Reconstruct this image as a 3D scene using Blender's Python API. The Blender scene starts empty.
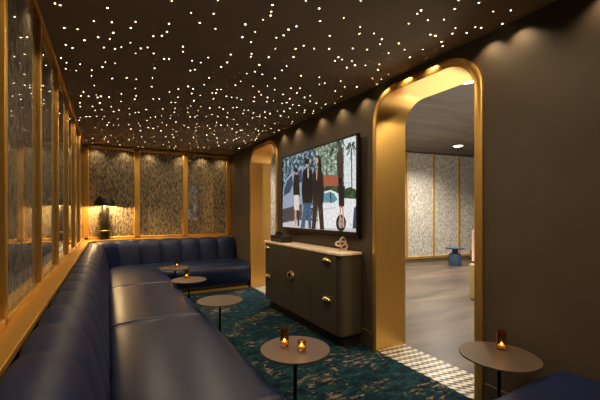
import bpy, bmesh, math, random
from mathutils import Vector, Matrix
random.seed(7)
COL = bpy.context.scene.collection
PI = math.pi

# ---------------------------------------------------------------- camera
CAMH, FPX, HOR = 1.35, 340.0, 213.5
TH = math.atan(192 / 340)
ST, CT = math.sin(TH), math.cos(TH)
cam = bpy.data.cameras.new('camera')
cam.sensor_width = 36; cam.lens = FPX * 36 / 600; cam.shift_y = (HOR - 200) / 600
cam.clip_start = 0.02
co = bpy.data.objects.new('camera', cam); COL.objects.link(co)
co.location = (0, 0, CAMH); co.rotation_euler = (PI / 2, 0, -TH)
bpy.context.scene.camera = co

def ray(px, py):
    u, v = (px - 300) / FPX, (HOR - py) / FPX
    return Vector((ST + u * CT, CT - u * ST, v))
def on_z(px, py, z):
    r = ray(px, py); t = (z - CAMH) / r.z
    return Vector((r.x * t, r.y * t, z))
def on_x(px, py, x):
    r = ray(px, py); t = x / r.x
    return Vector((x, r.y * t, CAMH + r.z * t))

# ---------------------------------------------------------------- materials
def newmat(name):
    m = bpy.data.materials.new(name); m.use_nodes = True
    nt = m.node_tree; nt.nodes.clear()
    o = nt.nodes.new('ShaderNodeOutputMaterial')
    b = nt.nodes.new('ShaderNodeBsdfPrincipled')
    nt.links.new(b.outputs[0], o.inputs[0])
    return m, nt, b
def N(nt, t, **kw):
    n = nt.nodes.new(t)
    for k, v in kw.items(): setattr(n, k, v)
    return n
def coords(nt, scale=(1, 1, 1), rot=(0, 0, 0), src='Object'):
    tc = N(nt, 'ShaderNodeTexCoord'); mp = N(nt, 'ShaderNodeMapping')
    mp.inputs['Scale'].default_value = scale; mp.inputs['Rotation'].default_value = rot
    nt.links.new(tc.outputs[src], mp.inputs[0]); return mp.outputs[0]
def noise(nt, vec, scale, detail=3, rough=.55):
    n = N(nt, 'ShaderNodeTexNoise'); n.inputs['Scale'].default_value = scale
    n.inputs['Detail'].default_value = detail; n.inputs['Roughness'].default_value = rough
    if vec is not None: nt.links.new(vec, n.inputs['Vector'])
    return n.outputs[0]
def ramp(nt, fac, stops, interp='LINEAR'):
    r = N(nt, 'ShaderNodeValToRGB'); r.color_ramp.interpolation = interp
    el = r.color_ramp.elements
    while len(el) < len(stops): el.new(.5)
    for e, (p, c) in zip(el, stops):
        e.position = p; e.color = (c[0], c[1], c[2], 1)
    nt.links.new(fac, r.inputs[0]); return r.outputs[0]
def mixc(nt, fac, a, b):
    m = N(nt, 'ShaderNodeMix', data_type='RGBA')
    for sock, v in ((m.inputs[0], fac), (m.inputs[6], a), (m.inputs[7], b)):
        if hasattr(v, 'links'): nt.links.new(v, sock)
        elif isinstance(v, (int, float)): sock.default_value = v
        else: sock.default_value = (v[0], v[1], v[2], 1)
    return m.outputs[2]
def bump(nt, b, h, strength, dist=.01):
    n = N(nt, 'ShaderNodeBump'); n.inputs['Strength'].default_value = strength
    n.inputs['Distance'].default_value = dist
    nt.links.new(h, n.inputs['Height']); nt.links.new(n.outputs[0], b.inputs['Normal'])
def simple(name, col, rough=.5, metal=0., var=.12, vscale=6, coat=0., spec=.5, bmp=0., bscale=60):
    m, nt, b = newmat(name)
    v = coords(nt)
    n = noise(nt, v, vscale)
    c = ramp(nt, n, [(.3, [x * (1 - var) for x in col]), (.7, [min(1, x * (1 + var)) for x in col])])
    nt.links.new(c, b.inputs['Base Color'])
    b.inputs['Roughness'].default_value = rough; b.inputs['Metallic'].default_value = metal
    b.inputs['Coat Weight'].default_value = coat; b.inputs['Specular IOR Level'].default_value = spec
    if bmp: bump(nt, b, noise(nt, v, bscale, 4), bmp, .004)
    return m
def emit(name, col, strength, base=(0.02, 0.02, 0.02)):
    m, nt, b = newmat(name)
    b.inputs['Base Color'].default_value = (*base, 1)
    b.inputs['Emission Color'].default_value = (*col, 1)
    b.inputs['Emission Strength'].default_value = strength
    b.inputs['Roughness'].default_value = .4
    return m

M = {}
M['wall'] = simple('brown wall paint', (.078, .056, .034), .62, var=.10, vscale=2.2, bmp=.06, bscale=90)
M['ceil'] = simple('dark brown ceiling paint', (.27, .215, .152), .85, var=.10, vscale=1.5, spec=.1)
M['base'] = simple('brown baseboard paint', (.07, .051, .032), .42)
def gold(name, col, rough, metal=.86, aniso_scale=(60, 60, 1.2)):
    m, nt, b = newmat(name)
    n = noise(nt, coords(nt, aniso_scale), 3, 3)
    nt.links.new(ramp(nt, n, [(.25, [x * .92 for x in col]), (.75, [min(1, x * 1.06) for x in col])]), b.inputs['Base Color'])
    b.inputs['Metallic'].default_value = metal
    b.inputs['Roughness'].default_value = rough
    return m
M['gold'] = gold('brushed gold metal', (.90, .54, .15), .36)
M['goldframe'] = gold('satin gold frame', (.80, .47, .105), .42)
M['knob'] = gold('polished brass', (.90, .62, .20), .22)
def leather(name, col, rough=.30, spec=.55, coat=.12):
    m, nt, b = newmat(name)
    v = coords(nt)
    n = noise(nt, v, 5, 3)
    nt.links.new(ramp(nt, n, [(.3, [x * .8 for x in col]), (.7, [x * 1.2 for x in col])]), b.inputs['Base Color'])
    rr = N(nt, 'ShaderNodeMapRange'); nt.links.new(noise(nt, v, 9, 3), rr.inputs[0])
    rr.inputs[3].default_value = rough - .05; rr.inputs[4].default_value = rough + .07
    nt.links.new(rr.outputs[0], b.inputs['Roughness'])
    b.inputs['Specular IOR Level'].default_value = spec
    b.inputs['Coat Weight'].default_value = coat
    b.inputs['Coat Roughness'].default_value = .25
    bump(nt, b, noise(nt, v, 120, 3), .06, .002)
    return m
M['leather'] = leather('navy leather', (.005, .012, .054), .46, .34, .03)
M['leatherseat'] = leather('navy leather seat', (.006, .014, .050), .31, .34, .05)

def wallpaper(name, dark, light, coat=1.0, lo=.40, hi=.62, ior=1.75):
    m, nt, b = newmat(name)
    v = coords(nt, (46, 46, 9.5))
    n1 = noise(nt, v, 1.6, 3, .65)
    n2 = noise(nt, coords(nt, (3, 3, 3)), 1.0, 2)
    mid = [(a + c) / 2 * .9 for a, c in zip(dark, light)]
    c = ramp(nt, n1, [(lo, dark), ((lo + hi) / 2, mid), (hi, light)])
    c2 = mixc(nt, n2, c, [x * .55 for x in mid])
    mm = N(nt, 'ShaderNodeMix', data_type='RGBA'); mm.inputs[0].default_value = .35
    nt.links.new(c, mm.inputs[6]); nt.links.new(c2, mm.inputs[7])
    nt.links.new(mm.outputs[2], b.inputs['Base Color'])
    b.inputs['Roughness'].default_value = .6
    b.inputs['Coat Weight'].default_value = coat
    b.inputs['Coat Roughness'].default_value = .03
    b.inputs['Coat IOR'].default_value = ior
    return m
M['paper'] = wallpaper('streaked bark paper under glass', (.034, .026, .015), (.52, .41, .24), ior=2.2)
M['paperleft'] = wallpaper('streaked bark paper under mirror glass', (.032, .027, .020), (.36, .29, .19), ior=1.5)
M['paperfar'] = wallpaper('pale streaked paper', (.17, .155, .13), (.66, .63, .56), coat=.3)

def carpet():
    m, nt, b = newmat('distressed teal carpet')
    v = coords(nt, (1.0, 1.7, 1))
    big = noise(nt, v, 1.8, 4, .6)
    mid = noise(nt, coords(nt, (7, 12, 7)), 1.2, 6, .75)
    c = ramp(nt, mid, [(.38, (.003, .007, .016)), (.48, (.004, .017, .028)), (.57, (.006, .042, .050)), (.70, (.018, .080, .080))])
    fl = noise(nt, coords(nt, (8, 17, 8)), 1.5, 6, .8)
    th = N(nt, 'ShaderNodeMath', operation='MULTIPLY_ADD')
    nt.links.new(big, th.inputs[0]); th.inputs[1].default_value = .65; nt.links.new(fl, th.inputs[2])
    mask = ramp(nt, th.outputs[0], [(.90, (0, 0, 0)), (.985, (1, 1, 1))])
    flc = ramp(nt, noise(nt, v, 7, 2), [(.4, (.16, .12, .09)), (.6, (.34, .26, .19))])
    c2 = mixc(nt, mask, c, flc)
    fine = noise(nt, coords(nt, (1, 1, 1)), 160, 2)
    c3 = N(nt, 'ShaderNodeMix', data_type='RGBA', blend_type='MULTIPLY'); c3.inputs[0].default_value = .75
    nt.links.new(c2, c3.inputs[6]); nt.links.new(ramp(nt, fine, [(.3, (.45, .45, .45)), (.65, (1.2, 1.2, 1.2))]), c3.inputs[7])
    nt.links.new(c3.outputs[2], b.inputs['Base Color'])
    b.inputs['Roughness'].default_value = .95; b.inputs['Specular IOR Level'].default_value = .1
    bump(nt, b, fine, .5, .006)
    return m
M['carpet'] = carpet()

def planks(name, a, bcol, rough=.35):
    m, nt, b = newmat(name)
    v = coords(nt, (1, 1, 1), (0, 0, .18))
    br = N(nt, 'ShaderNodeTexBrick'); nt.links.new(v, br.inputs[0])
    br.inputs['Scale'].default_value = 1.0; br.inputs['Brick Width'].default_value = 1.6
    br.inputs['Row Height'].default_value = .18; br.inputs['Mortar Size'].default_value = .003
    br.inputs['Color1'].default_value = (*a, 1); br.inputs['Color2'].default_value = (*bcol, 1)
    br.inputs['Mortar'].default_value = (*[x * .45 for x in a], 1)
    g = noise(nt, coords(nt, (1.2, 14, 1), (0, 0, .18)), 1.5, 5, .6)
    mm = N(nt, 'ShaderNodeMix', data_type='RGBA', blend_type='MULTIPLY'); mm.inputs[0].default_value = .8
    nt.links.new(br.outputs[0], mm.inputs[6])
    nt.links.new(ramp(nt, g, [(.3, (.6, .58, .56)), (.7, (1.15, 1.12, 1.1))]), mm.inputs[7])
    big = noise(nt, coords(nt, (.45, 2.6, 1)), 1.3, 3, .55)
    m2 = N(nt, 'ShaderNodeMix', data_type='RGBA', blend_type='MULTIPLY'); m2.inputs[0].default_value = 1.0
    nt.links.new(mm.outputs[2], m2.inputs[6]); nt.links.new(ramp(nt, big, [(.36, (.55, .53, .51)), (.62, (1.1, 1.08, 1.05))]), m2.inputs[7])
    nt.links.new(m2.outputs[2], b.inputs['Base Color']); b.inputs['Roughness'].default_value = rough
    return m
M['wood'] = planks('grey brown plank floor', (.130, .098, .074), (.095, .072, .055))
M['woodceil'] = planks('brown plank ceiling', (.085, .066, .048), (.062, .048, .036), .5)

def tile():
    m, nt, b = newmat('slanted black and cream mosaic')
    tc = N(nt, 'ShaderNodeTexCoord'); s = N(nt, 'ShaderNodeSeparateXYZ'); nt.links.new(tc.outputs['Object'], s.inputs[0])
    def mth(op, a, bb=None, c=None):
        n = N(nt, 'ShaderNodeMath', operation=op)
        for i, q in enumerate((a, bb, c)):
            if q is None: continue
            if hasattr(q, 'links'): nt.links.new(q, n.inputs[i])
            else: n.inputs[i].default_value = q
        return n.outputs[0]
    v = mth('MULTIPLY', s.outputs['X'], 1 / .0585)
    fv = mth('FRACT', v); iv = mth('FLOOR', v)
    u = mth('MULTIPLY', s.outputs['Y'], 1 / .075)
    u = mth('ADD', u, mth('MULTIPLY', fv, .55)); u = mth('ADD', u, mth('MULTIPLY', iv, .08))
    fu = mth('FRACT', u); iu = mth('FLOOR', u)
    white = mth('LESS_THAN', fu, .52)
    comb = N(nt, 'ShaderNodeCombineXYZ'); nt.links.new(iu, comb.inputs[0]); nt.links.new(iv, comb.inputs[1])
    wn = N(nt, 'ShaderNodeTexWhiteNoise'); nt.links.new(comb.outputs[0], wn.inputs[0])
    dk = ramp(nt, wn.outputs[0], [(0, (.012, .012, .012)), (.6, (.02, .028, .024)), (1, (.06, .10, .085))])
    lt = ramp(nt, wn.outputs[0], [(0, (.50, .45, .37)), (1, (.66, .60, .50))])
    nt.links.new(mixc(nt, white, dk, lt), b.inputs['Base Color'])
    b.inputs['Roughness'].default_value = .3
    return m
M['tile'] = tile()
M['table'] = simple('bronze table metal', (.140, .098, .070), .42, metal=.35, var=.06, vscale=20)
M['stem'] = simple('dark bronze stem', (.03, .024, .018), .4, metal=.7)
M['console'] = simple('olive brown lacquer', (.062, .049, .032), .45, var=.08, bmp=.03)
M['gap'] = simple('dark recess', (.010, .008, .006), .7)
M['stone'] = simple('cream travertine', (.82, .66, .47), .35, var=.2, vscale=14)
M['tvframe'] = simple('bronze black television bezel', (.018, .014, .010), .35, metal=.3)
M['lamp'] = simple('dark bronze lamp metal', (.030, .025, .018), .38, metal=.6)
M['box'] = simple('dark walnut box', (.030, .019, .012), .45, var=.25)
M['blackbox'] = simple('black plastic', (.012, .011, .010), .4)
M['knot'] = simple('pink cream ceramic', (.62, .47, .38), .45, var=.08)
M['blue'] = simple('slate blue lacquer', (.035, .062, .125), .4)
M['cream'] = simple('mustard cream upholstery', (.48, .38, .17), .8, bmp=.2)
M['pink'] = simple('dusty pink upholstery', (.38, .22, .16), .8, bmp=.2)
M['brownfab'] = simple('dark brown upholstery', (.10, .07, .05), .8, bmp=.2)
M['wax'] = emit('glowing candle wax', (1, .45, .12), .12, (.8, .55, .3))
M['flame'] = emit('candle flame', (1, .62, .22), 3.5)
M['star'] = emit('warm star light', (1, .80, .52), 9)
M['bulb'] = emit('warm lamp bulb', (1, .72, .38), 14)
M['disc'] = emit('white downlight lens', (1, .90, .74), 7)
def glass():
    m, nt, b = newmat('amber glass')
    nt.links.new(ramp(nt, noise(nt, coords(nt), 40, 2), [(.3, (.72, .40, .14)), (.7, (.85, .54, .24))]), b.inputs['Base Color'])
    b.inputs['Roughness'].default_value = .08; b.inputs['Transmission Weight'].default_value = 1.0
    b.inputs['IOR'].default_value = 1.3
    b.inputs['Emission Color'].default_value = (1, .33, .06, 1); b.inputs['Emission Strength'].default_value = .0
    return m
M['amber'] = glass()

# ---------------------------------------------------------------- mesh helpers
def bx(bm, x0, x1, y0, y1, z0, z1):
    vs = [bm.verts.new((x, y, z)) for x in (x0, x1) for y in (y0, y1) for z in (z0, z1)]
    for f in ((0, 1, 3, 2), (4, 6, 7, 5), (0, 4, 5, 1), (2, 3, 7, 6), (0, 2, 6, 4), (1, 5, 7, 3)):
        bm.faces.new([vs[i] for i in f])
def lathe(bm, prof, seg=40, c=(0, 0, 0), close=False):
    rings = []
    for r, z in prof:
        if r < 1e-6: rings.append([bm.verts.new((c[0], c[1], c[2] + z))])
        else: rings.append([bm.verts.new((c[0] + r * math.cos(2 * PI * k / seg), c[1] + r * math.sin(2 * PI * k / seg), c[2] + z)) for k in range(seg)])
    pairs = list(zip(rings, rings[1:])) + ([(rings[-1], rings[0])] if close else [])
    for a, b in pairs:
        for k in range(seg):
            k2 = (k + 1) % seg
            if len(a) == 1 and len(b) == 1: continue
            if len(a) == 1: bm.faces.new((a[0], b[k2], b[k]))
            elif len(b) == 1: bm.faces.new((a[k], a[k2], b[0]))
            else: bm.faces.new((a[k], a[k2], b[k2], b[k]))
def tube(bm, pts, r, seg=10, closed=False):
    n = len(pts); rings = []
    pts = [Vector(p) for p in pts]
    up = Vector((.3, .5, .8)).normalized()
    for i in range(n):
        t = (pts[(i + 1) % n] - pts[i - 1]) if closed else (pts[min(i + 1, n - 1)] - pts[max(i - 1, 0)])
        t.normalize(); a = t.cross(up).normalized(); b = t.cross(a)
        up = -b if False else up
        rings.append([bm.verts.new(pts[i] + r * (math.cos(2 * PI * k / seg) * a + math.sin(2 * PI * k / seg) * b)) for k in range(seg)])
    for i in range(n if closed else n - 1):
        A, B = rings[i], rings[(i + 1) % n]
        for k in range(seg): bm.faces.new((A[k], A[(k + 1) % seg], B[(k + 1) % seg], B[k]))
    if not closed:
        bm.faces.new(rings[0][::-1]); bm.faces.new(rings[-1])
def obj(name, bm, m, parent=None, smooth=True, bevel=0, seg=2, angle=.6, subd=0):
    bmesh.ops.recalc_face_normals(bm, faces=bm.faces)
    me = bpy.data.meshes.new(name); bm.to_mesh(me); bm.free()
    for mm in (m if isinstance(m, list) else [m]): me.materials.append(mm)
    o = bpy.data.objects.new(name, me); COL.objects.link(o)
    if parent is not None:
        o.parent = parent
        off = Vector(parent.location)
        if parent.parent is not None: off = off + Vector(parent.parent.location)
        if parent.type == 'EMPTY' or parent.parent is not None or off.length > 0:
            me.transform(Matrix.Translation(-off))
    if smooth:
        for p in me.polygons: p.use_smooth = True
    if bevel:
        b = o.modifiers.new('bevel', 'BEVEL'); b.width = bevel; b.segments = seg; b.limit_method = 'ANGLE'; b.angle_limit = angle
    if smooth:
        try: me.set_sharp_from_angle(angle=math.radians(38))
        except Exception: pass
    if subd:
        s = o.modifiers.new('sub', 'SUBSURF'); s.levels = subd; s.render_levels = subd
    return o
def B(): return bmesh.new()
def box_obj(name, dims, m, parent=None, bevel=.004, seg=2):
    bm = B(); bx(bm, *dims); return obj(name, bm, m, parent, bevel=bevel, seg=seg)
def thing(name, label, cat, loc, group=None):
    o = bpy.data.objects.new(name, None); COL.objects.link(o); o.location = loc
    o.empty_display_size = .05
    return tag(o, label, cat, group)
def tag(o, label, cat, group=None):
    o['label'] = label; o['category'] = cat
    if group: o['group'] = group
    return o
def struct(o): o['kind'] = 'structure'; return o

# ---------------------------------------------------------------- room constants
XL, XR, YB, ZC = -.385, 2.30, 7.10, 2.60
WT = .36                     # thickness of the wall with the arches
XR2 = XR + WT
YF = -2.4

# floors, ceiling
bm = B(); bx(bm, -.5, XR, YF, YB + .1, -.05, 0); struct(obj('floor', bm, M['carpet'], smooth=False))
bm = B(); bx(bm, XR2, 11.2, YF, 9.2, -.05, 0); struct(obj('floor_wood', bm, M['wood'], smooth=False)).name = 'floor.001'
bm = B(); bx(bm, -.5, XR, YF, YB + .1, ZC, ZC + .08); struct(obj('ceiling', bm, M['ceil'], smooth=False))
bm = B(); bx(bm, XR2, 11.2, YF, 9.2, 3.05, 3.12); struct(obj('ceiling', bm, M['woodceil'], smooth=False))
bm = B(); bx(bm, XR, XR2, .6, YB + .1, -.05, .004); struct(obj('floor', bm, M['tile'], smooth=False))

# right wall with two arched openings
ARCH = [(1.493, 2.538, 2.485, .25), (4.81, 5.88, 2.485, .25)]
def arch_pts(y0, y1, zt, r, n=12):
    p = [(y0, 0.0)]
    for k in range(n + 1):
        a = PI - k / n * PI / 2; p.append((y0 + r + r * math.cos(a), zt - r + r * math.sin(a)))
    for k in range(n + 1):
        a = PI / 2 - k / n * PI / 2; p.append((y1 - r + r * math.cos(a), zt - r + r * math.sin(a)))
    p.append((y1, 0.0)); return p
out = [(YF, 0.0)]
for a in ARCH: out += arch_pts(*a)
out += [(YB + .1, 0.0), (YB + .1, 3.1), (YF, 3.1)]
bm = B()
f = bm.faces.new([bm.verts.new((XR, y, z)) for y, z in out])
r_ = bmesh.ops.extrude_face_region(bm, geom=[f])
bmesh.ops.translate(bm, verts=[v for v in r_['geom'] if isinstance(v, bmesh.types.BMVert)], vec=(WT, 0, 0))
bmesh.ops.triangulate(bm, faces=[f for f in bm.faces if len(f.verts) > 4])
struct(obj('wall_right', bm, M['wall'], smooth=False))
# gold lining + casing of the arches
for i, (y0, y1, zt, r) in enumerate(ARCH):
    bm = B()
    g = .012
    inn = arch_pts(y0 + g, y1 - g, zt - g, r - g, 16)
    ext = arch_pts(y0 - .045, y1 + .045, zt + .055, r + .052, 16)
    mid = arch_pts(y0 + .002, y1 - .002, zt - .002, r - .002, 16)
    # section through the lining: casing face, its outer edge, the reveal, far casing
    sec = [(ext, XR - .001), (ext, XR - .016), (arch_pts(y0 - .034, y1 + .034, zt + .042, r + .040, 16), XR - .022),
           (arch_pts(y0 - .004, y1 + .004, zt + .004, r + .004, 16), XR - .022), (inn, XR - .018),
           (inn, XR2 + .018), (ext, XR2 + .018), (ext, XR2 + .001)]
    rows = [[bm.verts.new((x, y, z)) for y, z in pts] for pts, x in sec]
    for a, b in zip(rows, rows[1:]):
        for k in range(len(a) - 1): bm.faces.new((a[k], a[k + 1], b[k + 1], b[k]))
    struct(obj('trim', bm, M['gold'])).name = 'trim_%d' % (i + 1)
# baseboards along the right wall
for k, (a, b) in enumerate(((YF, ARCH[0][0] - .06), (ARCH[0][1] + .06, ARCH[1][0] - .06), (ARCH[1][1] + .06, 6.0))):
    bm = B(); bx(bm, XR - .018, XR, a, b, 0, .17); o = struct(obj('baseboard_right', bm, M['base'], bevel=.006))

# left wall and back wall : paper behind glass in a gold frame
wl = B(); bx(wl, -.56, -.46, YF, YB + .1, 0, ZC); wl = struct(obj('wall_left', wl, M['wall'], smooth=False))
wb = B(); bx(wb, -.46, XR, YB + .075, YB + .17, 0, ZC); wb = struct(obj('wall_back', wb, M['wall'], smooth=False))
wf = B(); bx(wf, -.5, 11.2, YF - .1, YF, 0, 3.1); struct(obj('wall_front', wf, M['wall'], smooth=False))
ZS0, ZS1 = .885, 2.595
FX = -.362
MY = [1.83 + .845 * k for k in range(-4, 6)]
for a, b in zip(MY, MY[1:] + [YB + .05]):
    bm = B(); bx(bm, -.455, -.386, a - .015, b - .015, ZS0, ZS1); obj('panel', bm, M['paperleft'], wl, smooth=False)
for y in MY:
    bm = B(); bx(bm, -.39, FX, y - .034, y, ZS0, ZS1); obj('mullion', bm, M['goldframe'], wl, bevel=.006)
bm = B(); bx(bm, -.39, FX + .002, YF, YB, 2.56, 2.599); obj('top_rail', bm, M['goldframe'], wl, bevel=.006)
bm = B(); bx(bm, -.39, FX, YF, YB, ZS0, ZS0 + .035); obj('bottom_rail', bm, M['goldframe'], wl, bevel=.006)
MX = [FX + .02, .478, 1.36, 2.255]
for a, b in zip(MX, MX[1:]):
    bm = B(); bx(bm, a, b, YB + .05, YB + .07, ZS0, ZS1); obj('panel', bm, M['paper'], wb, smooth=False)
for k, x in enumerate(MX):
    w = .05 if k in (1, 2) else .045
    bm = B(); bx(bm, x - w, x + w, YB, YB + .06, ZS0, ZS1)
    obj('mullion', bm, M['goldframe'], wb, bevel=.008)
bm = B(); bx(bm, XL, XR, YB, YB + .06, 2.525, 2.575); obj('top_rail', bm, M['goldframe'], wb, bevel=.008)
bm = B(); bx(bm, XL, XR, YB, YB + .06, ZS0, ZS0 + .045); obj('bottom_rail', bm, M['goldframe'], wb, bevel=.008)
# gold ledge running behind the bench
bm = B()
pts = [(-.46, YF), (-.278, YF), (-.278, 6.93 - .45)]
for k in range(9):
    a = PI - k / 8 * PI / 2; pts.append((-.278 + .45 + .45 * math.cos(a), 6.93 - .45 + .45 * math.sin(a)))
pts += [(XR, 6.93), (XR, YB + .08), (-.46, YB + .08)]
f = bm.faces.new([bm.verts.new((x, y, ZS0)) for x, y in pts])
r_ = bmesh.ops.extrude_face_region(bm, geom=[f])
bmesh.ops.translate(bm, verts=[v for v in r_['geom'] if isinstance(v, bmesh.types.BMVert)], vec=(0, 0, -.03))
struct(obj('trim', bm, M['goldframe'], smooth=False, bevel=.005)).name = 'trim_3'

# ---------------------------------------------------------------- banquette
BW = 7.04; R0 = .78
YSPL = 4.67
def path_pt(st, d):
    kind, q = st
    r = max(R0, d)
    if kind == 'L':
        if q <= YSPL: return Vector((XL + d, q, 0)), 
        e = BW - r; t = (q - YSPL) / (BW - R0 - YSPL)
        return Vector((XL + d, YSPL + (e - YSPL) * t, 0)),
    if kind == 'C':
        if d >= R0: return Vector((XL + d, BW - d, 0)),
        a = PI - q * PI / 2
        return Vector((XL + R0 + (R0 - d) * math.cos(a), BW - R0 + (R0 - d) * math.sin(a), 0)),
    x0 = XL + max(R0, d); t = (q - (XL + R0)) / (2.27 - (XL + R0))
    return Vector((x0 + (2.27 - x0) * t, BW - d, 0)),
def stations(s0, s1, step):
    """s runs along the left wall, round the corner and along the back wall"""
    L1 = BW - R0; LC = .80; X0 = XL + R0
    res = []; n = max(2, int((s1 - s0) / step))
    for i in range(n + 1):
        s = s0 + (s1 - s0) * i / n
        if s <= L1: res.append((s, ('L', s)))
        elif s <= L1 + LC: res.append((s, ('C', (s - L1) / LC)))
        else: res.append((s, ('R', X0 + s - L1 - LC)))
    return res
S_END = (BW - R0) + .80 + (2.27 - (XL + R0))
def spline(ctrl, n=6):
    P = [Vector((a, b)) for a, b in ctrl]; P = [P[0] * 2 - P[1]] + P + [P[-1] * 2 - P[-2]]
    o = []
    for i in range(1, len(P) - 2):
        for k in range(n):
            t = k / n; p0, p1, p2, p3 = P[i - 1:i + 3]
            o.append(.5 * ((2 * p1) + (-p0 + p2) * t + (2 * p0 - 5 * p1 + 4 * p2 - p3) * t * t + (-p0 + 3 * p1 - 3 * p2 + p3) * t ** 3))
    o.append(P[-2]); return o
def sweep(name, prof, s0, s1, step, depth_fn, m, parent, z_off=0):
    bm = B(); nrm = []
    for i in range(len(prof)):
        t = (prof[min(i + 1, len(prof) - 1)] - prof[max(i - 1, 0)]).normalized()
        nrm.append(Vector((-t.y, t.x)))      # outward for a profile drawn from the back over the top to the front
    rows = []
    for s, st in stations(s0, s1, step):
        row = []
        for i, p in enumerate(prof):
            w = depth_fn(s, i / (len(prof) - 1))
            d, z = p.x - nrm[i].x * w, p.y - nrm[i].y * w
            v = path_pt(st, d)[0]; row.append(bm.verts.new((v.x, v.y, z + z_off)))
        rows.append(row)
    for a, b in zip(rows, rows[1:]):
        for k in range(len(a) - 1): bm.faces.new((a[k], a[k + 1], b[k + 1], b[k]))
        bm.faces.new((a[-1], a[0], b[0], b[-1]))
    bm.faces.new(rows[0]); bm.faces.new(rows[-1][::-1])
    bmesh.ops.remove_doubles(bm, verts=bm.verts, dist=1e-5)
    return obj(name, bm, m, parent)
bench = thing('banquette', 'long navy leather corner bench with channelled back along the mirrored wall and far wall', 'bench', (0.3, 3, 0))
P_ = .355
def chan(s, t):
    b = abs(math.sin(PI * (s - .06) / P_)) ** .42
    e = min(1, max(0, t - .12) / .10) * min(1, (1 - t) / .1)
    w = (1 - b) * (.020 if s < 5.6 else .034) * e
    if s > S_END - .04: w += .03 * (1 - math.sqrt(max(0, 1 - ((s - S_END + .04) / .04) ** 2))) * e
    return w
backp = spline([(.108, .30), (.108, .60), (.108, .82), (.116, .872), (.16, .880), (.215, .872), (.27, .845), (.315, .785), (.345, .69), (.372, .57), (.392, .47), (.400, .40), (.400, .30)], 4)
sweep('backrest', backp, -1.2, S_END, .0222, chan, M['leather'], bench)
seatp = spline([(.36, .16), (.38, .30), (.39, .40), (.41, .445), (.47, .462), (.62, .472), (.80, .474), (.97, .468), (1.11, .452), (1.17, .395), (1.198, .31), (1.192, .21), (1.165, .12), (1.12, .050), (1.03, .037)], 4)
def seat_end(a, b):
    def fn(s, t):
        q = min(s - a, b - s)
        return .013 * max(0, 1 - q / .03) ** 2 - .004 * math.exp(-((q - .035) / .015) ** 2)
    return fn
cuts = [-1.2, -.13, 1.47, 3.07, YSPL, S_END - .02]
for a, b in zip(cuts, cuts[1:]):
    a2, b2 = a + .001, b - .001
    # dense rows near the seams
    sweep('seat_cushion', seatp, a2, b2, .012 if b - a < 3 else .014, seat_end(a2, b2), M['leatherseat'], bench)
plin = [Vector(p) for p in [(.5, 0), (.5, .034), (1.175, .034), (1.175, 0)]]
sweep('plinth', plin, -1.2, S_END - .05, .05, lambda s, t: 0, M['goldframe'], bench)

# second bench at the bottom right of the view
b2 = thing('banquette', 'navy leather bench end in the near right corner, against the brown wall', 'bench', (1.95, 0, 0))
def slab(name, x0, x1, y0, y1, z0, z1, rc, re, m, parent, crown=0.0, n=8):
    bm = B(); rings = []
    def outline(ins):
        p = []
        for cx, cy, a0 in ((x1 - rc, y1 - rc, 0), (x0 + rc, y1 - rc, PI / 2), (x0 + rc, y0 + rc, PI), (x1 - rc, y0 + rc, 1.5 * PI)):
            for k in range(n + 1):
                a = a0 + k / n * PI / 2; r = max(.001, rc - ins)
                p.append((cx + r * math.cos(a), cy + r * math.sin(a)))
        return p
    lv = [(re * .5, z0)] + [(0, z0 + re * .5)]
    for k in range(7):
        a = k / 6 * PI / 2; lv.append((re * (1 - math.cos(a)), z1 - re + re * math.sin(a)))
    for ins, z in lv: rings.append([bm.verts.new((x, y, z)) for x, y in outline(ins)])
    for a, b in zip(rings, rings[1:]):
        for k in range(len(a)): bm.faces.new((a[k], a[(k + 1) % len(a)], b[(k + 1) % len(a)], b[k]))
    bm.faces.new(rings[0][::-1])
    c = [sum(v.co.x for v in rings[-1]) / len(rings[-1]), sum(v.co.y for v in rings[-1]) / len(rings[-1])]
    prev = rings[-1]
    for s in (.85, .6, .3):
        cur = [bm.verts.new((c[0] + (v.co.x - c[0]) * s, c[1] + (v.co.y - c[1]) * s, z1 + crown * (1 - s * s))) for v in rings[-1]]
        for k in range(len(cur)): bm.faces.new((prev[k], prev[(k + 1) % len(cur)], cur[(k + 1) % len(cur)], cur[k]))
        prev = cur
    bm.faces.new(prev)
    return obj(name, bm, m, parent)
slab('seat_cushion', 1.49, 2.275, -1.2, .985, .035, .475, .10, .07, M['leather'], b2, .012)
bm = B(); bx(bm, 1.56, 2.26, -1.15, .91, 0, .035); obj('plinth', bm, M['goldframe'], b2, bevel=.004)

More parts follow.
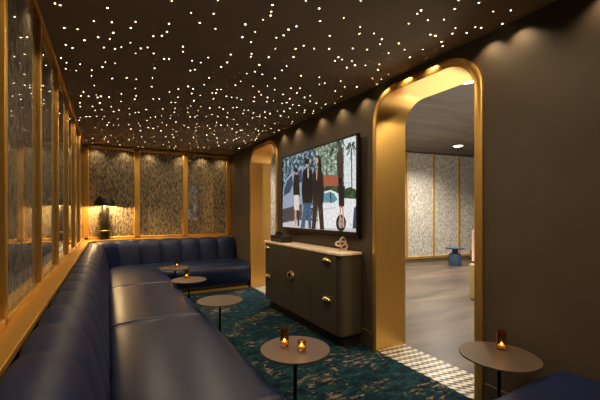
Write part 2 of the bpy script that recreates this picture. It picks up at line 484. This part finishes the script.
# ---------------------------------------------------------------- tables
TABLES = [
 ((1.005, 1.84), 'nearest round bronze side table by the bench, holding two amber candle glasses'),
 ((.9355, 3.218), 'round bronze side table with a bare empty top, in front of the bench'),
 ((.887, 4.41), 'round bronze side table beyond the bare one, holding a single amber glass'),
 ((.893, 5.50), 'round bronze side table farthest from the camera, by the corner of the bench'),
 ((2.00, 1.165), 'round bronze side table by the gold archway, beside the near bench end')]
ZT = .52
first = None
for (x, y), lab in TABLES:
    if first is None:
        t = first = thing('side_table', lab, 'side table', (x, y, 0), 'round bronze side tables')
        bm = B(); lathe(bm, [(0, ZT - .014), (.206, ZT - .014), (.213, ZT - .010), (.213, ZT - .002), (.211, ZT), (0, ZT)], 72, (x, y, 0)); obj('tabletop', bm, M['table'], t)
        bm = B(); lathe(bm, [(0, .010), (.011, .010), (.011, ZT - .03), (.045, ZT - .0145), (0, ZT - .0145)], 20, (x, y, 0)); obj('stem', bm, M['stem'], t)
        bm = B(); lathe(bm, [(0, 0), (.080, 0), (.080, .007), (.076, .010), (0, .010)], 48, (x, y, 0)); obj('base', bm, M['stem'], t)
    else:
        t = first.copy(); COL.objects.link(t); t.location = (x, y, 0); t['label'] = lab
        for ch in list(first.children):
            c = ch.copy(); COL.objects.link(c); c.parent = t

def glass_bm(r, h, c):
    bm = B(); lathe(bm, [(0, 0), (r * .94, 0), (r, .004), (r * 1.02, h - .001), (r * .98, h), (r * .90, h - .001), (r * .90, .012), (0, .012)], 28, c); return bm
def candle_glass(px, py, h, r, lab, cup):
    p = on_z(px, py, ZT + .0006)
    t = thing('candle_glass', lab, 'candle holder', p, 'amber candle glasses')
    obj('cup', glass_bm(r, h, p), M['amber'], t)
    bm = B(); lathe(bm, [(0, .0125), (r * .78, .0125), (r * .78, .026), (r * .3, .025), (0, .025)], 24, p); obj('candle', bm, M['wax'], t)
    bm = B(); lathe(bm, [(0, .0255), (.006, .029), (.0078, .034), (.005, .040), (0, .044)], 12, p); obj('flame', bm, M['flame'], t)
    li = bpy.data.lights.new('candle_glow', 'POINT'); li.energy = .05; li.color = (1, .5, .18); li.shadow_soft_size = .02
    lo = bpy.data.objects.new('candle_glow', li); COL.objects.link(lo); lo.location = p + Vector((0, 0, h + .03))
    return t
candle_glass(284.5, 345.2, .112, .0275, 'tall amber candle glass on the nearest bench table', 0)
candle_glass(301.6, 350.0, .058, .0255, 'short amber candle glass on the nearest bench table, beside a taller one', 0)
candle_glass(501.6, 349.0, .112, .0270, 'tall amber candle glass on the side table by the gold archway', 0)
candle_glass(186.6, 277.6, .105, .033, 'amber candle glass on the third table along the bench, beyond the bare one', 0)
candle_glass(177.0, 266.6, .105, .030, 'amber candle glass on the farthest side table, near the bench corner', 0)

# ---------------------------------------------------------------- mushroom lamp
lp = Vector((-.052, 7.005, ZS0 + .0005))
t = thing('table_lamp', 'dark bronze mushroom lamp with domed shade, lit, on the gold ledge in the corner', 'lamp', lp)
bm = B(); lathe(bm, [(0, 0), (.078, 0), (.080, .01), (.078, .10), (.070, .25), (.056, .40), (.044, .53), (.034, .605), (0, .606)], 40, lp); obj('base', bm, M['lamp'], t)
bm = B(); lathe(bm, [(.0795, .150), (.0815, .153), (.0815, .160), (.0785, .163)], 40, lp, close=True); obj('band', bm, M['knob'], t)
bm = B(); pr = []
for k in range(13):
    a = k / 12 * PI / 2; pr.append((.168 * math.sin(a) if k else 0, .605 + .190 * math.cos(a)))
pr += [(.165, .600)]
for k in range(12, -1, -1):
    a = k / 12 * PI / 2; pr.append((.162 * math.sin(a) if k else 0, .605 + .182 * math.cos(a)))
lathe(bm, pr, 48, lp); obj('lamp_shade', bm, M['lamp'], t)
bm = B(); lathe(bm, [(0, .6065), (.03, .61), (.038, .64), (.03, .67), (0, .68)], 20, lp); obj('bulb', bm, M['bulb'], t)
li = bpy.data.lights.new('lamp_glow', 'POINT'); li.energy = 28; li.color = (1, .66, .30); li.shadow_soft_size = .03
lo = bpy.data.objects.new('lamp_glow', li); COL.objects.link(lo); lo.location = lp + Vector((0, -.085, .635))

# ---------------------------------------------------------------- console
t = thing('console_cabinet', 'low olive brown sideboard with brass half-moon pulls and a cream stone top under the television', 'cabinet', (2.15, 3.68, 0))
CX, CY0, CY1, CZ0, CZ1 = 2.0, 2.742, 4.615, .115, .925
def plan(x0, y0, y1, r, n=10):
    p = [(XR - .022, y0)]
    for k in range(n + 1):
        a = -PI / 2 - k / n * PI / 2; p.append((x0 + r + r * math.cos(a), y0 + r + r * math.sin(a)))
    for k in range(n + 1):
        a = PI - k / n * PI / 2; p.append((x0 + r + r * math.cos(a), y1 - r + r * math.sin(a)))
    p.append((XR - .022, y1)); return p
def prism(bm, pts, z0, z1):
    f = bm.faces.new([bm.verts.new((x, y, z0)) for x, y in pts])
    r = bmesh.ops.extrude_face_region(bm, geom=[f])
    bmesh.ops.translate(bm, verts=[v for v in r['geom'] if isinstance(v, bmesh.types.BMVert)], vec=(0, 0, z1 - z0))
bm = B(); prism(bm, plan(CX + .012, CY0, CY1, .05), CZ0, CZ1); obj('carcass', bm, M['console'], t, bevel=.003)
bm = B(); prism(bm, plan(CX - .012, CY0 - .008, CY1 + .008, .03), CZ1, .953); obj('countertop', bm, M['stone'], t, bevel=.005)
bm = B(); prism(bm, plan(CX + .075, CY0 + .03, CY1 - .03, .05), 0, CZ0); obj('plinth', bm, M['gap'], t)
def front(name, y0, y1, z0, z1): 
    return box_obj(name, (CX - .004, CX + .0125, y0, y1, z0, z1), M['console'], t, .003)
def pull(par, y, z, half=0, r=.060):
    bm = B(); rings = []
    # quarter-sphere brass shell standing off the front
    n, s = 8, 16
    for i in range(n + 1):
        el = i / n * PI / 2
        ring = []
        for k in range(s + 1):
            a = k / s * PI
            h, w = math.sin(a), math.cos(a)
            ring.append(bm.verts.new((CX - .0045 - .042 * math.sin(el) * (.25 + .75 * h) if el else CX - .0045, y + 1.3 * r * w * math.cos(el * .55), z + .85 * r * h * math.cos(el * .85))))
        rings.append(ring)
    for a, b in zip(rings, rings[1:]):
        for k in range(s): bm.faces.new((a[k], a[k + 1], b[k + 1], b[k]))
    o = obj('handle', bm, M['knob'], par)
    sm = o.modifiers.new('solid', 'SOLIDIFY'); sm.thickness = .003
    return o
def pull_v(par, y, z, side, r=.060):
    """half disc turned upright, one on each middle door"""
    bm = B(); rings = []
    n, s = 8, 16
    for i in range(n + 1):
        el = i / n * PI / 2; ring = []
        for k in range(s + 1):
            a = k / s * PI; h, w = math.sin(a), math.cos(a)
            ring.append(bm.verts.new((CX - .0045 - (.036 if side > 0 else .03) * math.sin(el) * (.25 + .75 * h), y + side * (.003 + 1.25 * r * h * math.cos(el * .65)), z + r * w * math.cos(el * .62))))
        rings.append(ring)
    for a, b in zip(rings, rings[1:]):
        for k in range(s): bm.faces.new((a[k], a[k + 1], b[k + 1], b[k]))
    o = obj('handle', bm, M['knob'], par)
    sm = o.modifiers.new('solid', 'SOLIDIFY'); sm.thickness = .003
def ypx(px, x=CX): 
    r = ray(px, 0); return x * r.y / r.x
ya, yb, yc = ypx(320.5), ypx(294.5), ypx(277.5)
yR = CY0 + .055; yL = CY1 - .055
zm = .50
for (a, b_, hy) in ((yR, 3.29, ypx(327)), (4.22, yL, ypx(268.3))):
    d = front('drawer', a + .002, b_ - .002, zm + .002, CZ1 - .006); pull(d, max(hy, a + .06) if hy < 3.5 else min(hy, yL - .055), .842)
    d = front('drawer', a + .002, b_ - .002, CZ0 + .006, zm - .002); pull(d, max(hy, a + .06) if hy < 3.5 else min(hy, yL - .055), .435)
for (a, b_, sd) in ((3.29, 3.755, -1), (3.755, 4.22, 1)):
    d = front('door', a + .002, b_ - .002, CZ0 + .006, CZ1 - .006); pull_v(d, 3.755, .575, sd)

# things on the console
p = on_z(342.5, 250.2, .9535); p.x = min(p.x, 2.20)
bm = B()
def knot(s):
    o = []
    for k in range(120):
        a = 2 * PI * k / 120
        o.append((s * (math.sin(a) + 2 * math.sin(2 * a)), s * (math.cos(a) - 2 * math.cos(2 * a)), -s * 1.0 * math.sin(3 * a)))
    return o
K = [Vector(q) for q in knot(.0225)]
rot = Matrix.Rotation(-TH, 3, 'Z') @ Matrix.Rotation(math.radians(72), 3, 'X') @ Matrix.Rotation(math.radians(35), 3, 'Z')
K = [rot @ q for q in K]; zmin = min(q.z for q in K)
tube(bm, [q + p + Vector((0, 0, -zmin + .0105)) for q in K], .0105, 10, True)
tag(obj('knot_sculpture', bm, M['knot']), 'small pinkish cream ceramic knot standing on the stone top of the sideboard', 'sculpture')
t = thing('storage_box', 'long low dark wooden box on the far end of the sideboard', 'box', (2.11, 4.28, .9535))
box_obj('body', (2.04, 2.19, 4.10, 4.47, .9535, 1.022), M['box'], t)
box_obj('lid', (2.036, 2.194, 4.096, 4.474, 1.023, 1.042), M['box'], t)
bm = B(); bx(bm, 2.08, 2.15, 4.30, 4.42, 1.0425, 1.066); bx(bm, 2.09, 2.14, 4.33, 4.40, 1.066, 1.094)
tag(obj('small_box', bm, M['blackbox'], bevel=.004), 'small black stepped box on top of the long dark wooden box', 'box')

# ---------------------------------------------------------------- television
TX = 2.215
TY0, TY1, TZ0, TZ1 = 2.735, 4.475, 1.125, 2.175
t = thing('television', 'large flat television with a dark bronze frame showing people walking past cars and palms', 'television', (2.26, 3.6, 1.1))
bm = B()
b_ = .022
bx(bm, TX, 2.26, TY0, TY1, TZ0, TZ0 + b_ + .01); bx(bm, TX, 2.26, TY0, TY1, TZ1 - b_, TZ1)
bx(bm, TX, 2.26, TY0, TY0 + b_, TZ0 + b_, TZ1 - b_); bx(bm, TX, 2.26, TY1 - b_, TY1, TZ0 + b_, TZ1 - b_)
bx(bm, TX + .02, 2.26, TY0 + .01, TY1 - .01, TZ0 + .01, TZ1 - .01)
obj('bezel', bm, M['tvframe'], t, bevel=.003)
bm = B(); bx(bm, 2.262, XR - .001, TY0 + .03, TY1 - .03, TZ0 - .04, TZ1 - .03); obj('mount_plate', bm, M['tvframe'], t, bevel=.003)
SX = TX + .0105
TVM = []; 
def tvc(col, s=1.0):
    lin = tuple(((c / 255) / 12.92 if c / 255 <= .04045 else ((c / 255 + .055) / 1.055) ** 2.4) for c in col)
    m, nt, b = newmat('screen image colour')
    n = noise(nt, coords(nt, (1, 34, 34)), 1.0, 5, .7)
    c = ramp(nt, n, [(.3, [x * .62 for x in lin]), (.7, [min(1, x * 1.30) for x in lin])])
    nt.links.new(c, b.inputs['Emission Color']); b.inputs['Emission Strength'].default_value = s * .45
    b.inputs['Base Color'].default_value = (.01, .01, .01, 1); b.inputs['Roughness'].default_value = .25
    TVM.append(m); return len(TVM) - 1
def tv_leaf(c1, c2, c3, sc):
    m, nt, b = newmat('screen foliage')
    n = noise(nt, coords(nt, (1, sc, sc)), 1.0, 5, .7)
    L = [tuple(((c / 255 + .055) / 1.055) ** 2.4 for c in q) for q in (c1, c2, c3)]
    nt.links.new(ramp(nt, n, [(.38, L[0]), (.5, L[1]), (.63, L[2])]), b.inputs['Emission Color'])
    b.inputs['Emission Strength'].default_value = .45
    b.inputs['Base Color'].default_value = (.01, .01, .01, 1); b.inputs['Roughness'].default_value = .25
    TVM.append(m); return len(TVM) - 1
bm = B(); layer = [0]
def poly(pts, mi, dz=True):
    layer[0] += 1
    x = SX - .00012 * layer[0]
    vs = []
    for px, py in pts:
        q = on_x(px, py, x)
        vs.append(bm.verts.new((x, min(max(q.y, TY0 + b_), TY1 - b_), min(max(q.z, TZ0 + b_ + .01), TZ1 - b_))))
    f = bm.faces.new(vs); f.material_index = mi
def ell(cx, cy, rx, ry, mi, n=20):
    poly([(cx + rx * math.cos(2 * PI * k / n), cy + ry * math.sin(2 * PI * k / n)) for k in range(n)], mi)
c_leafd = tv_leaf((20, 28, 36), (58, 78, 92), (176, 200, 212), 17)
c_leafl = tv_leaf((52, 66, 44), (112, 128, 104), (206, 220, 212), 22)
c_sky = tvc((214, 222, 224)); c_car = tvc((226, 228, 230)); c_suv = tvc((150, 162, 180)); c_suvw = tvc((56, 72, 96))
c_dark = tvc((40, 32, 32)); c_blk = tvc((26, 22, 24)); c_jean = tvc((52, 86, 120)); c_skin = tvc((196, 150, 128))
c_glass = tvc((92, 142, 158)); c_road = tvc((196, 192, 190)); c_roof = tvc((164, 92, 66)); c_hedge = tv_leaf((28, 40, 28), (58, 78, 50), (92, 112, 76), 14)
c_trunk = tvc((66, 50, 46)); c_white = tvc((220, 208, 206)); c_palm = tv_leaf((26, 36, 30), (64, 84, 70), (150, 168, 158), 16)
c_bump = tvc((70, 66, 72)); c_hub = tvc((130, 130, 134))
poly([(270, 120), (270, 250), (380, 250), (380, 120)], c_leafl)
poly([(270, 120), (270, 250), (316, 250), (316, 120)], c_leafd)
poly([(344, 130), (366, 130), (366, 250), (344, 250)], c_sky)
poly([(318, 178), (322, 175), (337, 175), (340, 186), (318, 187)], c_roof)
poly([(318, 186), (345, 186), (345, 193), (318, 193)], c_hedge)
poly([(344, 189), (350, 187), (366, 189), (366, 199), (344, 198)], c_hedge)
poly([(270, 222), (300, 220), (330, 222), (366, 222), (366, 245), (270, 245)], c_road)
# silver car on the left
poly([(283, 190), (286, 180), (291, 173), (302, 166), (304, 172), (303, 214), (283, 219)], c_suv)
poly([(284, 190), (287, 181), (292, 175), (293, 184), (290, 192), (284, 196)], c_suvw)
poly([(294, 174), (302, 169), (302, 182), (294, 184)], c_suvw)
poly([(283, 205), (296, 199), (302, 203), (302, 216), (283, 223)], c_bump)
poly([(283, 200), (296, 195), (302, 199), (302, 204), (283, 209)], c_suv)
# white car on the right
poly([(318, 206), (321, 200), (324, 191.5), (330, 190), (336, 192), (341, 198), (366, 198.5), (366, 229), (318, 228)], c_car)
poly([(322.5, 202.5), (324, 193.5), (330, 192), (334, 193.5), (337.6, 199.5), (334, 202.5)], c_glass)
poly([(330, 192), (331, 192), (331.5, 203), (330.5, 203)], c_blk)
ell(341, 223, 5.0, 8.6, c_blk); ell(341, 223, 2.7, 5.4, c_hub)
poly([(319, 209), (336, 207), (336, 208), (319, 210)], c_road)
# palms
poly([(336.5, 134), (341, 134), (343.5, 160), (343, 190), (338.5, 190), (337, 165)], c_trunk)
for fx, fy in ((330, 147), (333, 141), (337, 152), (344, 150), (347, 144), (328, 155), (341, 156)):
    poly([(338, 140), ((338 + fx) / 2, (141 + fy) / 2 - 4), (fx, fy + 6), ((338 + fx) / 2 + 1, (141 + fy) / 2 + 2)], c_palm)
poly([(351, 148), (352, 148), (352.4, 192), (351.4, 192)], c_trunk)
for fx, fy in ((345, 150), (346, 157), (350, 163), (356, 158), (357, 150), (348, 144), (355, 143), (352, 160)):
    poly([(351.4, 145), ((351.4 + fx) / 2, (145 + fy) / 2 - 3), (fx, fy), ((351.4 + fx) / 2 + .6, (145 + fy) / 2 + 2)], c_palm)
# people walking
ell(296.4, 172, 1.6, 2.6, c_skin); ell(296.2, 170.6, 1.9, 2.2, c_blk)
poly([(293.8, 176), (296, 174.5), (299, 176), (300, 196), (298.5, 197), (293.5, 196), (293, 186)], c_dark)
poly([(294, 195), (298.8, 195), (299.2, 211), (294.2, 210)], c_white)
poly([(294.6, 210), (296.4, 210), (296.2, 225), (294.8, 225)], c_skin); poly([(297, 210), (299, 210), (299.2, 226), (297.6, 226)], c_blk)
ell(307.2, 163.5, 1.9, 3.4, c_skin); ell(307, 161.6, 2.3, 2.9, c_blk)
poly([(302.6, 172), (306, 168), (309.5, 168.5), (312, 173), (313, 190), (311.5, 204), (302.6, 204), (301.6, 190)], c_blk)
poly([(304, 203), (307.5, 203), (304.8, 228), (300.6, 228)], c_jean); poly([(307, 203), (310.6, 203), (311.4, 228.5), (308.4, 228.5)], c_jean)
poly([(307.5, 168.5), (308.5, 168.5), (308.6, 178), (307.8, 178)], c_white)
ell(317.4, 160, 2.6, 4.6, c_blk); ell(316.6, 160.6, 1.7, 3.5, c_skin)
poly([(318.2, 156), (320.8, 159), (321.8, 170), (320.6, 176), (318.4, 172)], c_blk)
poly([(312.8, 173), (316, 168), (320, 169), (323, 175), (324, 194), (323, 204), (313.2, 204), (312, 190)], c_dark)
poly([(315.8, 169), (317.6, 169), (317, 181), (316.2, 179)], c_skin)
poly([(313.4, 203), (318, 203), (315.4, 229), (311.6, 229)], c_dark); poly([(317.6, 203), (322.6, 203), (324.2, 229.6), (320, 229.6)], c_dark)
ell(340.6, 181, 1.6, 3.4, c_blk)
poly([(338, 187), (341, 184), (344.4, 188), (344.4, 206), (342.5, 208), (339, 207)], c_dark)
poly([(339.6, 206), (341, 206), (340.6, 228), (339.4, 228)], c_skin); poly([(341.8, 206), (343.4, 206), (344.4, 228), (343.2, 228)], c_skin)
poly([(354, 208), (357, 206), (358, 229), (352.5, 228)], c_suvw)
obj('screen', bm, TVM, t, smooth=False)

# ---------------------------------------------------------------- next room seen through the arch
A0, A1 = Vector((7.10, 6.67, 0)), Vector((9.47, 6.25, 0))
dv = (A1 - A0); 
def along(k): return A0 + dv * k
def wallbox(bm, k0, k1, off0, off1, z0, z1):
    nrm = Vector((dv.y, -dv.x, 0)).normalized()  # towards the viewer
    a, b = along(k0), along(k1)
    vs = []
    for q in (a, b):
        for o_ in (off0, off1):
            for z in (z0, z1): vs.append(bm.verts.new((q.x + nrm.x * o_, q.y + nrm.y * o_, z)))
    for f in ((0, 1, 3, 2), (4, 6, 7, 5), (0, 4, 5, 1), (2, 3, 7, 6), (0, 2, 6, 4), (1, 5, 7, 3)):
        bm.faces.new([vs[i] for i in f])
bm = B(); wallbox(bm, -1.9, 1.7, -.12, -.02, 0, 3.05); wfar = struct(obj('wall_far', bm, M['wall'], smooth=False))
k_of = []
for px in (406.5, 432.5, 458.5):
    r = ray(px, 0); # intersect with line A0 + k dv
    den = r.x * dv.y - r.y * dv.x; k = (A0.x * r.y - A0.y * r.x) / den
    k_of.append(k)
step = (k_of[2] - k_of[0]) / 2
ks = [k_of[0] + step * i for i in range(-5, 5)]
for a, b in zip(ks, ks[1:]):
    if b > 1.7 or a < -1.9: continue
    bm = B(); wallbox(bm, a, b, -.018, 0, .14, 3.02); obj('panel', bm, M['paperfar'], wfar, smooth=False)
for a in ks:
    if not -1.9 < a < 1.7: continue
    bm = B(); wallbox(bm, a - .008, a + .008, -.01, .04, .10, 3.03); obj('mullion', bm, M['goldframe'], wfar)
bm = B(); wallbox(bm, -1.9, 1.7, -.01, .04, .10, .16); obj('bottom_rail', bm, M['goldframe'], wfar)
bm = B(); wallbox(bm, -1.9, 1.7, -.01, .03, 0, .10); struct(obj('baseboard_far', bm, M['base']))
bm = B(); bx(bm, 11.1, 11.2, YF, 9.2, 0, 3.05); struct(obj('wall_side', bm, M['wall'], smooth=False))
for k, (px, py) in enumerate(((469, 80.5), (458, 146))):
    p = on_z(px, py, 3.05)
    t = thing('downlight', ('round white recessed downlight nearest the arch in the next room ceiling', 'round white recessed downlight farther back in the next room, above the pale panels')[k], 'downlight', p, 'next room downlights')
    bm = B(); lathe(bm, [(.100, -.004), (.120, -.006), (.130, -.003), (.130, -.0005), (.100, -.0005)], 32, p, close=True); obj('ring', bm, simple('white enamel', (.8, .78, .74), .5, var=.02), t)
    bm = B(); lathe(bm, [(0, -.006), (.095, -.005), (.0995, -.001), (0, -.001)], 32, p); obj('lens', bm, M['disc'], t)
# blue drum side table
p = Vector((7.86, 5.72, 0)); 
t = thing('drum_table', 'slate blue pedestal table with a wide round top in the next room', 'side table', p)
bm = B(); lathe(bm, [(0, 0), (.150, 0), (.155, .02), (.155, .27), (.14, .30), (.075, .33), (.07, .40), (.10, .425), (0, .426)], 36, p); obj('pedestal', bm, M['blue'], t)
bm = B(); lathe(bm, [(0, .4265), (.20, .427), (.235, .445), (.235, .465), (.22, .470), (0, .462)], 40, p); obj('tabletop', bm, M['blue'], t)
# armchair partly hidden by the arch
t = thing('armchair', 'mustard cream armchair with pink back, half hidden behind the gold arch edge', 'armchair', (5.53, 3.0, 0))
def slabk(name, d, rc, re, m): return slab(name, d[0], d[1], d[2], d[3], d[4], d[5], rc, re, m, t)
slabk('arm', (4.98, 5.12, 2.60, 3.38, .0, .56), .03, .03, M['cream'])
slabk('arm', (5.86, 6.00, 2.60, 3.38, .0, .56), .03, .03, M['cream'])
slabk('seat', (5.125, 5.855, 2.62, 3.20, .12, .46), .05, .05, M['brownfab'])
slabk('backrest', (5.02, 5.96, 3.235, 3.375, .562, 1.10), .05, .05, M['pink'])
t2 = thing('armchair', 'dark brown low armchair beside the pale panelled wall, mostly hidden by the arch edge', 'armchair', (8.85, 5.5, 0))
def slabm(name, d, rc, re, m): return slab(name, d[0], d[1], d[2], d[3], d[4], d[5], rc, re, m, t2)
slabm('seat', (8.55, 9.15, 5.25, 5.80, .14, .38), .06, .05, M['brownfab'])
slabm('backrest', (8.60, 9.12, 5.12, 5.245, .12, .75), .05, .04, M['brownfab'])
for sx in (8.62, 9.08):
    for sy in (5.32, 5.72):
        bm = B(); lathe(bm, [(0, 0), (.014, 0), (.02, .139), (0, .139)], 12, (sx, sy, 0)); obj('leg', bm, M['stem'], t2)

# ---------------------------------------------------------------- star ceiling
SC = {
 (40, 0): '90,20 121,32 405,47 323,127 431,133 573,131 146,167 226,176 545,167 440,196 349,224 418,233 267,241 154,269 195,287 543,255 383,285 450,293 488,282',
 (140, 0): '190,5 466,2 307,76 442,82 174,142 359,137 452,172 162,191 131,214 80,217 258,279 46,285 5,290',
 (240, 0): '395,3 195,30 475,50 188,70 184,93 139,118 482,127 32,146 339,158 291,177 91,191 262,212 15,222 218,226 66,253 538,214 382,273 334,292 213,292 446,292 535,293',
 (340, 0): '124,4 486,62 464,82 22,107 528,121 413,141 122,162 117,202 204,200 543,207 573,214 251,235 240,264 353,260 77,290 163,297 387,297 498,297',
 (440, 0): '111,1 234,16 88,53 320,69 425,62 23,117 374,142 93,169 212,163 247,167 160,197 289,197 74,201 9,250 15,276',
 (50, 50): '66,48 99,76 181,85 94,112 157,123 251,121 332,73 315,102 391,79 515,20 250,155 266,213 374,170 461,166 518,176 201,251 185,275 232,277 276,269 286,285 305,277 355,282 428,263 513,230 517,275 508,295',
 (150, 50): '22,20 198,10 85,53 115,53 253,64 305,75 350,45 485,26 463,74 428,101 28,109 243,123 269,117 581,141 15,169 355,167 544,188 513,210 11,219 228,218 325,208 170,234 259,232 116,251 251,261 402,237 425,238 374,257 395,259 302,272 168,283 381,291 459,278 490,284 522,286 20,294 56,293',
 (250, 50): '9,22 5,40 112,43 261,42 56,88 220,96 192,122 29,129 74,146 150,170 306,154 416,163 531,43 510,65 551,58 580,105 417,206 448,198 544,187 569,221 511,246 548,279 18,218 105,216 246,229 300,228 149,239 54,250 67,268 282,257 198,266 361,274 26,283 105,284 239,292 327,285',
 (350, 40): '19,49 104,61 181,24 232,78 328,64 293,19 360,103 439,58 12,126 30,150 93,152 177,146 168,179 231,206 134,230 188,237 162,266 41,281 459,131',
 (70, 95): '64,5 112,5 160,8 184,9 235,12 307,38 397,6 387,25 500,25 536,24 180,47 60,46 62,69 151,91 135,68 355,82 457,87 557,82 412,104 391,106 119,129 97,128 63,135 57,150 205,128 195,145 286,143 483,135 462,153 234,166 222,179 262,179 292,181 352,176 410,170 420,184 365,203 191,209 152,195 525,187 470,195 581,180 423,213 380,240 246,244 137,260 205,263 188,274 213,251 270,256 286,275 95,269 135,287 230,281 300,300 490,255 505,249 507,280 546,215 575,250 430,250 450,282 355,268 380,255 415,240 512,130 550,125 360,115 190,87 262,98 292,90 248,70 160,127 498,200 553,165 440,312 408,310 520,305 535,300',
 (160, 95): '108,13 243,4 204,34 321,20 398,9 431,13 461,17 487,28 566,12 563,38 68,45 92,45 186,65 168,79 246,70 299,78 357,73 379,84 438,77 461,74 16,83 89,81 86,103 229,95 168,105 505,90 407,107 499,110 530,92 560,108 66,122 62,140 180,130 210,131 225,125 275,130 311,119 348,128 402,133 443,146 556,138 597,129 340,164 12,163 96,162 39,180 219,174 285,184 333,184 365,180 405,183 463,177 524,176 145,182 170,195 80,208 75,237 97,221 82,254 36,248 215,195 217,213 205,232 217,245 202,255 235,190 300,200 327,213 325,238 310,232 280,240 287,270 390,205 433,203 460,222 483,212 495,212 507,228 575,205 590,215 530,245 450,245 459,262 475,255 342,257 335,280 345,285 353,303 404,270 418,280 390,285 440,270 218,265 220,283 155,290 180,293 183,318 230,312 265,312 287,320 300,310 52,283 20,298 57,312 95,308 85,320 128,270 225,298 420,315 430,325 475,320 513,290 535,297 505,275 550,270 580,262',
 (250, 90): '54,11 27,42 22,68 106,43 100,70 140,62 198,27 149,3 282,17 240,50 361,34 327,44 361,66 398,79 257,88 193,80 220,75 239,110 294,93 512,6 547,39 511,78 453,87 428,108 381,126 376,140 330,120 327,134 204,127 282,134 166,127 20,138 88,132 120,143 58,155 92,165 60,147 40,158 183,155 232,161 16,170 148,201 172,194 255,190 250,200 87,213 125,232 33,230 55,241 78,246 98,241 20,258 145,252 175,242 52,266 42,278 32,300'}
seen = []; spots = []
for (ox, oy), s in SC.items():
    for q in s.split():
        a, b = q.split(','); px, py = ox + int(a) / 6, oy + int(b) / 6
        if any(abs(px - u) < 1.3 and abs(py - v) < 1.3 for u, v in seen): continue
        seen.append((px, py)); p = on_z(px, py, ZC)
        if p.y > YB - .04: p.y = random.uniform(6.2, YB - .05)
        if not (FX + .02 < p.x < XR - .03): continue
        spots.append(p)
spots.sort(key=lambda p: p.length)
# a second, finer sprinkling deep in the room where single points cannot be told apart
def star_mesh(bm, p, r):
    lathe(bm, [(0, -r * .5), (r * .6, -r * .38), (r * .98, -.0006), (0, -.0004)], 10, p)
bm = B(); star_mesh(bm, (0, 0, 0), .0047)
st0 = obj('star_light', bm, M['star'], smooth=False)  # pinpoint star light set in the ceiling, no spot fixture
GR, LB = 'star lights in the dark ceiling', 'tiny warm white pinpoint star light set in the dark brown ceiling'
tag(st0, LB, 'star light', GR)
for i, p in enumerate(spots[:300]):
    o = st0 if i == 0 else st0.copy()
    if i: COL.objects.link(o)
    o.location = p; k = random.uniform(.62, 1.15) * (1 if p.length < 4 else .95); o.scale = (k, k, k)
bm = B()
for p in spots[300:]: star_mesh(bm, p, .0050 * random.uniform(.5, 1.2))
o = obj('star_light_field', bm, M['star'], smooth=False); o['kind'] = 'stuff'
tag(o, 'dense far sprinkling of tiny warm star lights at the back of the dark ceiling', 'star lights')

# ---------------------------------------------------------------- lights
def light(name, kind, loc, energy, col=(1, .74, .44), size=.05, rot=(0, 0, 0), **kw):
    l = bpy.data.lights.new(name, kind); l.energy = energy; l.color = col
    if kind == 'AREA': l.size = size
    else: l.shadow_soft_size = size
    for k, v in kw.items(): setattr(l, k, v)
    o = bpy.data.objects.new(name, l); COL.objects.link(o); o.location = loc; o.rotation_euler = rot; return o
WASH = [4.56, 4.13, 3.52, 3.11, 2.71, 2.43, 2.15, 1.88, 1.39, 1.20, .75, .2, -.4]
for y in WASH:
    light('wash_and_fill', 'SPOT', (XR - .07, y, ZC - .03), 2.6, size=.012, spot_size=math.radians(120), spot_blend=1.0)
for px in (96, 125, 150, 182, 203, 222):
    x = ypx(px, 1.0); r = ray(px, 0); x = r.x / r.y * (YB - .06)
    light('wash_and_fill', 'SPOT', (x, YB - .06, ZC - .03), 3.4, size=.012, spot_size=math.radians(115), spot_blend=1.0)
for y in (1.5, 2.4, 3.3, 4.2, 5.1, 6.0):
    light('wash_and_fill', 'SPOT', (XL + .09, y, ZC - .03), 2.8, size=.02, spot_size=math.radians(100), spot_blend=.8)  # added fill along the left wall to brighten its gold frames
# added fill spots over the lounge, without fixtures
for x, y in ((.75, .3), (1.3, 1.6), (1.25, 3.1), (1.2, 4.6), (1.0, 5.9)):
    light('lounge_fill', 'SPOT', (x, y, ZC - .04), 16, (1, .80, .58), size=.10, spot_size=math.radians(130), spot_blend=.9)
# added wide fill spots under the ceiling, standing in for bounced light
for y in (-1.0, .2, 1.2, 2.2, 3.2, 4.2, 5.2, 6.2):
    for x in (.55, 1.65):
        light('lounge_fill', 'SPOT', (x, y, ZC - .03), 4.6, (1, .78, .52), .03, (0, 0, 0), spot_size=math.radians(165), spot_blend=.6)

# next room: beams away from the two lenses are added fill
for x, y in ((5.2, 1.2), (4.6, 3.8), (6.5, 3.0), (6.6, 5.2), (8.8, 4.0), (3.6, 6.2), (7.2, 5.6)):
    light('beam_and_fill', 'SPOT', (x, y, 3.0), 170, (1, .90, .76), size=.12, spot_size=math.radians(140), spot_blend=.9)
light('beam_and_fill', 'SPOT', (3.25, 1.0, 2.95), 60, (1, .84, .58), size=.1, rot=(math.radians(35), 0, math.radians(12)), spot_size=math.radians(120), spot_blend=.8)  # added spot aimed at the arch reveal to brighten its gold
light('next_room_bounce', 'AREA', (6.0, 3.6, .6), 60, (1, .88, .72), 3.0, (PI, 0, 0))  # added upward area lamp standing in for bounced light

w = bpy.data.worlds.new('world'); bpy.context.scene.world = w; w.use_nodes = True
w.node_tree.nodes['Background'].inputs[0].default_value = (1, .8, .58, 1)
w.node_tree.nodes['Background'].inputs[1].default_value = .02
sc = bpy.context.scene
sc.view_settings.view_transform = 'Standard'; sc.view_settings.look = 'None'; sc.view_settings.exposure = 1.15
sc.cycles.max_bounces = 8; sc.cycles.sample_clamp_indirect = 4; sc.cycles.use_denoising = True
